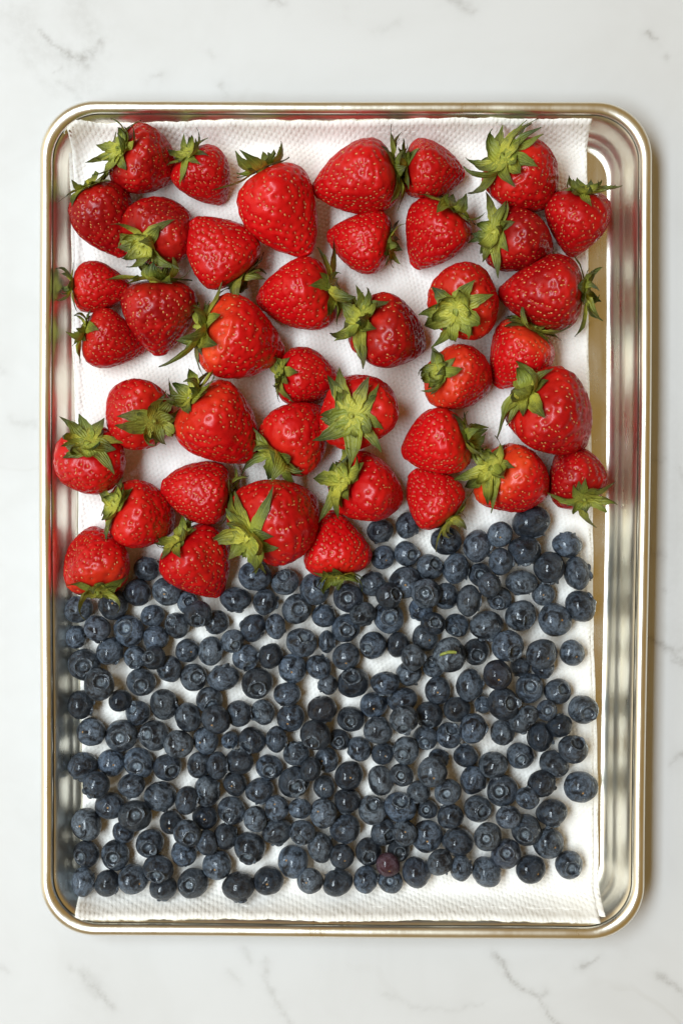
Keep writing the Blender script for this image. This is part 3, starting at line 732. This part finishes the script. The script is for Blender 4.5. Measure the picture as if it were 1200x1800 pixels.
# crops of the photograph: origin, then berries (x, y, radius in crop units of 1/4.615 px, kind, feature x, y[, level[, flatness]])
# kind c: crown seen at that point, s: stem scar seen at that point, n: neither, the axis lies along that direction
BERRIES = {
 (90, 960): [(775,185,105,'n',.2,-1),(705,380,115,'n',-1,.2),(935,370,115,'s',930,385),(225,515,115,'n',-.4,-.8),(510,475,122,'s',515,450),
   (375,665,112,'n',-.4,1,1),(205,735,95,'n',-1,.1),(635,690,125,'c',615,645),(825,560,95,'n',.2,1),(850,745,108,'n',-.3,1),(475,850,115,'n',.7,.7),
   (1025,640,105,'c',975,600),(270,965,130,'c',285,965),(395,1120,127,'c',432,1082,1),(735,1105,115,'c',752,1120),(685,905,95,'c',690,962),
   (835,905,95,'c',800,885,1),(965,1000,105,'c',885,1030),(1105,845,97,'s',1155,850),(1110,460,90,'c',1130,440)],
 (340, 960): [(500,245,132,'n',.1,-1),(745,290,108,'c',735,228),(985,350,125,'c',1040,295),(340,430,125,'n',0,1,0,.76),(40,555,112,'c',48,605,1),(580,455,108,'n',1,.1),
   (835,510,120,'c',862,500),(1060,570,100,'n',.1,-1),(190,615,105,'n',-.3,.8),(485,665,112,'n',-1,-.5),(665,655,105,'n',1,-.1,0,.76),(315,770,95,'c',350,802),
   (140,850,117,'n',1,.1,0,.83),(880,780,122,'c',908,712),(1080,775,88,'n',1,0,0,.76),(425,900,108,'c',465,975),(630,890,105,'n',-.8,-.3),(245,1070,125,'n',-.2,-1,0,.82),
   (800,990,118,'s',802,1015),(1015,985,105,'n',.6,-.6),(515,1110,127,'c',527,1150),(1090,1120,85,'n',-1,.3),(5,1065,110,'c',45,1045)],
 (590, 880): [(360,245,113,'n',.15,1,0,.82),(575,205,108,'n',1,.15,0,.82),(380,460,97,'s',415,485),(575,430,103,'c',628,437),(890,325,120,'c',905,240),
   (760,540,107,'c',815,500),(970,550,120,'n',1,.2,0,.86),(300,680,108,'n',.3,-1),(560,660,130,'s',560,682),(430,770,106,'c',495,748,1),(100,785,120,'c',95,785),
   (735,750,120,'c',713,742,1),(890,775,112,'n',1,.2),(690,880,98,'n',-.5,.9),(220,915,105,'n',.3,1,1),(430,945,127,'c',436,940),(790,1000,97,'c',800,975,1),
   (980,1010,98,'c',945,1052),(85,1035,115,'c',85,1040),(1075,810,132,'n',1,.12,1,.70)],
 (820, 860): [(520,265,152,'n',.3,1,0,.85),(265,365,104,'s',262,392),(80,460,135,'n',1,.15,0,.78),(465,495,133,'n',.2,1,0,.84),(275,585,110,'n',1,0,0,.87),
   (810,455,119,'n',.1,-1,0,.84),(665,635,130,'n',.1,1,0,.97),(890,685,132,'n',1,-.15,0,.76),(445,755,125,'n',0,1,0,.77),(620,855,92,'s',608,850),(920,950,128,'n',.8,-.6,0,.9),
   (710,1060,136,'s',770,1050),(440,1025,126,'c',505,1055),(265,890,97,'c',240,912),(180,780,100,'n',1,-.25,1),(110,690,95,'c',102,690),(160,1100,140,'n',.1,1,0,.8)],
 (820, 1080): [(330,255,130,'c',390,302,1),(605,320,125,'s',658,352,1),(850,315,105,'s',885,340),(245,490,120,'s',252,525,1),(430,420,82,'n',0,1),(620,430,92,'n',.3,1),
   (505,600,116,'c',500,562),(735,625,108,'c',775,590),(295,720,130,'c',362,702,1),(130,730,72,'n',-.8,.3),(650,780,83,'c',645,770),(945,775,119,'c',970,792),
   (500,810,82,'n',.3,.6),(430,865,100,'n',.2,1),(755,905,103,'n',-.3,-1),(285,955,107,'n',1,.3,0,.88),(590,990,120,'n',1,0,0,.86),(860,1090,118,'c',895,1020)],
 (90, 1180): [(240,270,122,'n',1,.25,0,.86),(560,240,97,'n',-.5,-.7),(705,335,102,'c',660,285),(915,265,125,'n',1,-.3,0,.88),(1110,375,120,'n',1,-.3,0,.86),(325,490,120,'s',258,475),
   (570,520,130,'c',572,525),(840,520,125,'c',772,490),(1035,590,119,'s',1090,630,1),(265,765,122,'n',-.1,1),(490,745,110,'s',530,742),(710,745,123,'c',710,757),
   (945,775,113,'c',1002,800),(370,920,115,'c',305,972,1),(655,925,112,'n',.2,1,0,.83),(890,1010,132,'n',-.1,1,0,.86),(1100,1045,115,'n',1,.2,0,.78),(480,1090,115,'s',476,1085)],
 (340, 1180): [(130,235,110,'c',160,275),(185,395,117,'s',152,430,1),(370,345,112,'n',1,-.2,0,.93),(565,335,100,'c',500,345),(765,185,112,'n',0,1,0,.83),(785,375,116,'s',765,422),
   (1040,305,125,'n',.3,1,0,.83),(105,565,106,'s',50,565),(295,555,72,'n',.5,.5),(480,560,112,'c',425,612),(670,555,108,'n',1,0,0,.77),(990,515,125,'c',958,572),
   (835,670,106,'n',0,-1,0,.9),(950,795,106,'n',1,.35,1,.74),(1080,720,98,'s',1035,712),(45,760,110,'n',1,.1,0,.85),(195,765,110,'n',1,0,0,.76),(375,735,117,'n',0,-1,0,.86),
   (615,775,105,'c',622,790),(820,895,127,'c',842,920),(110,970,126,'n',1,0,0,.82),(340,915,97,'s',312,915),(540,965,117,'n',.3,1,0,.82),(1060,940,90,'s',1060,935)],
 (590, 1100): [(82,250,113,'s',85,305),(300,160,113,'c',240,182),(505,155,102,'n',1,.1),(720,95,108,'s',765,112),(625,260,110,'n',1,0,1,.85),(595,385,106,'n',.1,1),
   (925,240,137,'s',965,200,1),(800,330,92,'c',768,290),(1135,210,107,'c',1140,232),(145,460,126,'c',130,385),(400,465,116,'n',0,1,0,.78),(825,520,109,'s',820,530),
   (1080,485,130,'n',1,.1,0,.8),(305,640,108,'s',306,665),(540,600,125,'n',.25,1,0,.76),(120,755,106,'c',120,765),(555,760,117,'c',545,840,1),(755,720,112,'c',735,800),
   (985,680,113,'n',0,-1),(340,850,121,'n',.1,-1,1),(920,890,106,'c',935,815),(1110,830,125,'n',1,.3,1,.84),(725,910,100,'c',716,942),(28,922,86,'c',20,930),
   (190,995,102,'n',-.6,.6),(385,1035,92,'s',405,1045),(565,1010,112,'c',527,1030,1),(830,1080,87,'n',.8,-.4),(1055,1057,102,'n',.1,-1)],
 (590, 1340): [(105,105,116,'s',125,105),(360,150,126,'n',1,-.2,0,.77),(535,100,94,'c',520,92),(785,80,122,'s',790,116,1),(910,240,107,'c',888,235),(675,235,98,'n',0,1,0,.85),
   (1108,148,112,'n',.9,.2),(97,310,110,'n',-.3,1,0,.88),(295,385,118,'c',305,315),(525,360,128,'c',525,280),(745,380,80,'c',725,370),(925,440,109,'n',-.2,-1),
   (1148,380,112,'c',1190,378),(78,535,124,'n',.4,1,0,.88),(390,565,106,'c',442,572),(560,575,102,'s',560,537,1),(740,595,130,'s',735,625,0,.85),(985,640,131,'n',0,1,0,.82),
   (265,720,111,'c',272,747),(53,765,101,'s',80,782),(510,710,92,'c',520,712),(425,830,99,'s',435,872,1),(440,960,100,'c',432,935),(650,895,126,'n',1,-.25,0,.88),
   (840,810,106,'n',.8,.5,0,.9),(1010,855,109,'n',1,0,0,.78),(14,978,120,'n',-.5,-.9),(240,950,110,'n',1,.2,0,.85)],
 (820, 1320): [(435,40,108,'c',430,57),(215,110,121,'n',.4,1,0,.86),(705,110,125,'n',.5,-.9,0,.83),(285,320,126,'c',240,303),(605,265,116,'n',.5,.5),(925,295,131,'s',925,327),
   (490,385,96,'n',.4,-.7),(335,540,103,'n',0,-1),(685,500,125,'n',.3,1,0,.81),(480,645,124,'c',460,662),(165,695,113,'c',140,688),(660,750,126,'s',715,762),
   (315,835,121,'c',308,800),(155,980,130,'n',.8,-.6,0,.87),(515,960,121,'s',580,980),(830,920,112,'c',842,932)],
 (90, 1400): [(290,230,128,'s',240,215),(680,160,131,'c',706,122,1),(590,290,92,'n',-.6,.4),(290,465,109,'c',240,470),(525,475,119,'c',518,477),(805,380,116,'c',806,402),
   (870,585,119,'c',862,632,1),(910,735,110,'n',.1,1),(670,670,126,'s',748,690),(455,705,108,'n',.8,.35,0,.9),(260,695,115,'n',1,0,0,.79),(975,210,97,'s',968,250),
   (1100,300,113,'c',1140,318,1),(1080,460,108,'n',-.4,.8),(1148,702,124,'c',1125,690)],
 (340, 1400): [(95,165,101,'s',100,166),(310,115,113,'c',295,142),(505,180,106,'n',-1,.4,0,.86),(675,95,102,'s',660,35),(865,100,91,'n',.1,-.8),(1055,140,116,'s',1000,95),
   (260,320,108,'n',1,-.1,0,.9),(115,375,101,'n',-1,.2),(455,415,131,'c',440,495),(675,280,122,'n',.2,1,0,.82),(885,290,105,'c',850,340),(1030,410,122,'n',1,-.3,0,.86),
   (195,560,119,'s',180,570),(365,730,131,'n',.2,1,0,.86),(610,680,119,'s',600,686),(810,530,128,'s',742,488),(945,680,106,'s',910,677)],
}
NUM = ['edge', 'one', 'two', 'three', 'four', 'five', 'six', 'seven', 'eight', 'nine', 'ten', 'eleven', 'twelve', 'thirteen', 'fourteen',
       'fifteen', 'sixteen', 'seventeen', 'eighteen', 'nineteen', 'twenty', 'twenty-one', 'twenty-two']
def blueberries():
    lst = []
    K = 260 / 1200
    for (ox, oy), L in BERRIES.items():
        for b in L:
            x, y, r, kind, fx, fy = b[:6]; lvl = b[6] if len(b) > 6 else 0; fl = b[7] if len(b) > 7 else None
            px, py, pr = ox + x * K, oy + y * K, r * K
            if kind == 'n':
                d = Vector((fx, -fy, 0)).normalized(); d.z = -.30 if fl is None else -.12; d.normalize()
                d2 = (fx, fy)
            else:
                vx, vy = (fx - x) / r, (fy - y) / r
                m = math.hypot(vx, vy)
                if m > .88: vx, vy = vx * .88 / m, vy * .88 / m
                d = Vector((vx, -vy, math.sqrt(max(.0, 1 - vx * vx - vy * vy)))); d2 = (vx, vy)
            lst.append(dict(px=px, py=py, r=pr * MPP * 1.025, kind=kind, d=d, d2=d2, lvl=lvl, fl=fl, i=len(lst)))
    # settle: floor level first, then the berries lying on others
    done = []
    for b in sorted(lst, key=lambda b: (b['lvl'], -b['r'])):
        fl = b['fl'] or (.90 if b['kind'] != 'n' else .88)
        b['flat'] = fl
        vert = b['r'] * math.sqrt((fl * b['d'].z) ** 2 + 1 - b['d'].z ** 2)
        z = TOP + vert - .0003
        b['vert'] = vert
        for _ in range(3):
            P = at(b['px'], b['py'], z); zz = TOP + vert - .0003
            for o in done:
                dx = math.hypot(P.x - o['P'].x, P.y - o['P'].y); s = (b['r'] + o['r']) * .93
                if dx < s:
                    h = math.sqrt(s * s - dx * dx) * .80
                    if b['lvl'] > 0 or h > b['r'] * .55: zz = max(zz, o['P'].z + h * (1 if b['lvl'] else .6))
            z = zz
        b['P'] = at(b['px'], b['py'], z)
        # nearer the lens the berry would look larger
        b['s'] = b['r'] * (CAM_POS.z - z) / (0.749 - 0.012)
        done.append(b)
    return lst
BB = blueberries()

def side(d2):
    x, y = d2
    a = math.degrees(math.atan2(y, x))
    return ['right', 'lower right', 'bottom', 'lower left', 'left', 'upper left', 'top', 'upper right'][int(((a + 22.5) % 360) // 45)]
def look(b):
    k = b['kind']; m = math.hypot(*b['d2'])
    if k == 'c': return 'blueberry, crown facing up' if m < .3 else 'blueberry, crown towards ' + side(b['d2'])
    if k == 's': return 'blueberry, stem scar facing up' if m < .3 else 'blueberry, stem scar towards ' + side(b['d2'])
    if b['flat'] < .84: return 'oval blueberry on its side'
    return 'smooth blueberry'
SPECIAL = {}
def nearest(px, py): return min(BB, key=lambda b: math.hypot(b['px'] - px, b['py'] - py))
nearest(682, 1520)['special'] = 'reddish purple unripe blueberry lying on others near the bottom edge'
nearest(790, 1152)['special'] = 'large blueberry with a green stem still attached, right of the middle'
nearest(749, 1042)['special'] = 'crown-up blueberry with orange flecks in its crown, below the brown-leaved strawberry'
nearest(931, 917)['special'] = 'largest oval dark blueberry, touching the orange-shouldered strawberry'
nearest(615, 1264)['special'] = 'pale blue blueberry with a neat round crown facing up, centre of the blueberries'
nearest(1024, 1247)['special'] = 'blueberry with star crown half over the right edge of the towel, alone'
nearest(1020, 1384)['special'] = 'blueberry with brown stem scar half over the right towel edge, alone'
nearest(998, 1519)['special'] = 'crown-up blueberry, the lowest one at far right'
nearest(258, 1000)['special'] = 'blueberry with two water drops between the two lowest left strawberries'
used = {}
for b in sorted(BB, key=lambda b: (b['py'], b['px'])):
    if 'special' in b: b['label'] = b['special']; continue
    c = max(1, int(round((b['px'] - 96) / 48))); r = max(1, int(round((1600 - b['py']) / 46)))
    size = 'big ' if b['r'] / MPP > 27.5 else ('small ' if b['r'] / MPP < 21 else '')
    def place(c, r): return '%s from left wall, %s up from bottom' % (NUM[c], NUM[r])
    cands = [look(b), size + look(b), ('upper ' if b['lvl'] else 'lower ') + look(b)]
    lab = None
    for cc, rr_ in ((c, r), (c + (1 if (b['px'] - 96) / 48 > c else -1), r), (c, r + (1 if (1600 - b['py']) / 46 > r else -1))):
        for lk in cands:
            t = '%s, %s' % (lk, place(max(cc, 1), max(rr_, 1)))
            if t not in used: lab = t; break
        if lab: break
    used[lab] = 1; b['label'] = lab

for b in BB:
    rr = random.Random(b['i'] * 7 + 1)
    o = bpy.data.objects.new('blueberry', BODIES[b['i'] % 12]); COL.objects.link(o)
    o.location = b['P']
    ax = b['d'] if b['kind'] != 's' else -b['d']
    q = Vector((0, 0, 1)).rotation_difference(ax) @ Euler((0, 0, rr.uniform(0, 6.28))).to_quaternion()
    o.rotation_mode = 'QUATERNION'; o.rotation_quaternion = q
    s = b['s']; o.scale = (s, s, s * b['flat'])
    tag(o, b['label'], 'blueberry', 'blueberries heaped over the lower half of the pan')
    o['unripe'] = 0.72 if 'reddish' in b['label'] else (0.0 if rr.random() < .94 else rr.uniform(.02, .06))
    if b['kind'] == 's':
        c = bpy.data.objects.new('stem_scar', SCARS[b['i'] % 4]); COL.objects.link(c); c.parent = o
    else:
        c = bpy.data.objects.new('crown', CROWNS[(b['i'] * 5 + 2) % 14]); COL.objects.link(c); c.parent = o
        c['unripe'] = o['unripe']
    if 'green stem' in b['label']:
        V = []; F = []; m = 8; n = 7
        iq = q.inverted()
        for j in range(n):
            t = j / (n - 1)
            w = Vector((.30 - .95 * t, .30 - .16 * t + .10 * math.sin(t * 3.1), .95 + .12 * math.sin(t * 2.6)))
            for k in range(m):
                a = k / m * 6.2832
                w2 = w + Vector((0, math.cos(a), math.sin(a))) * (.095 if j not in (0, n - 1) else .07)
                l = iq @ w2; V.append((l.x, l.y, l.z / b['flat']))
        for j in range(n - 1):
            for k in range(m): F.append((j * m + k, j * m + (k + 1) % m, (j + 1) * m + (k + 1) % m, (j + 1) * m + k))
        F.append(tuple(range(m))); F.append(tuple(range((n - 1) * m, n * m)))
        me = mesh('stem', V, F); me.materials.append(M_STEM); obj('stem', me, None, o)

# ------------------------------------------------------------------ water droplets on the pan
ORD = ['topmost', 'second from the top', 'third from the top', 'fourth from the top', 'fifth from the top', 'sixth from the top', 'seventh from the top', 'eighth from the top', 'ninth from the top', 'lowest']
def droplet(rank, px, py, r, d):
    """a bead of water on the right wall, d metres in from the outer edge"""
    y = at(px, py, .012).y
    z = float(np.interp(d, [p[0] for p in PROF], [p[1] for p in PROF]))
    V = []; F = []; m = 12; n = 6
    for j in range(n + 1):
        t = j / n * math.pi / 2
        for k in range(m):
            a = k / m * 6.2832
            V.append((r * .8 * math.sin(t) * math.cos(a), r * 1.25 * math.sin(t) * math.sin(a), r * .55 * math.cos(t)))
    for j in range(n):
        for k in range(m): F.append((j * m + k, (j + 1) * m + k, (j + 1) * m + (k + 1) % m, j * m + (k + 1) % m))
    me = mesh('water_droplet', V, F); me.materials.append(M_WATER)
    o = obj('water_droplet', me, None, None, (PW - d, y, z))
    o.rotation_euler = (0, -math.radians(62 if d < .0128 else 25), 0)
    tag(o, 'tiny clear water droplet on the right pan wall, %s' % ORD[rank], 'water droplet', 'water droplets on the right pan wall')
sw = NT('water'); sw.set(sw.b, 'Base Color', (1, 1, 1, 1)); sw.set(sw.b, 'Roughness', sw.ramp(sw.noise(sw.coord(), 300), .3, .7, .02, .05))
sw.set(sw.b, 'Transmission Weight', 1.0); sw.set(sw.b, 'IOR', 1.33); M_WATER = sw.m
for k, (px, py, r, d) in enumerate(sorted(((1110, 1245, .0011, .0095), (1118, 1293, .0010, .0086), (1119, 1310, .0011, .0086), (1106, 1376, .0009, .0100), (1108, 1395, .0010, .0105),
                     (1090, 890, .0012, .0125), (1115, 985, .0010, .0088), (1084, 1020, .0010, .0128), (1112, 1440, .0010, .0090), (1083, 1455, .0012, .0125)), key=lambda q: q[1])):
    droplet(k, px, py, r, d)
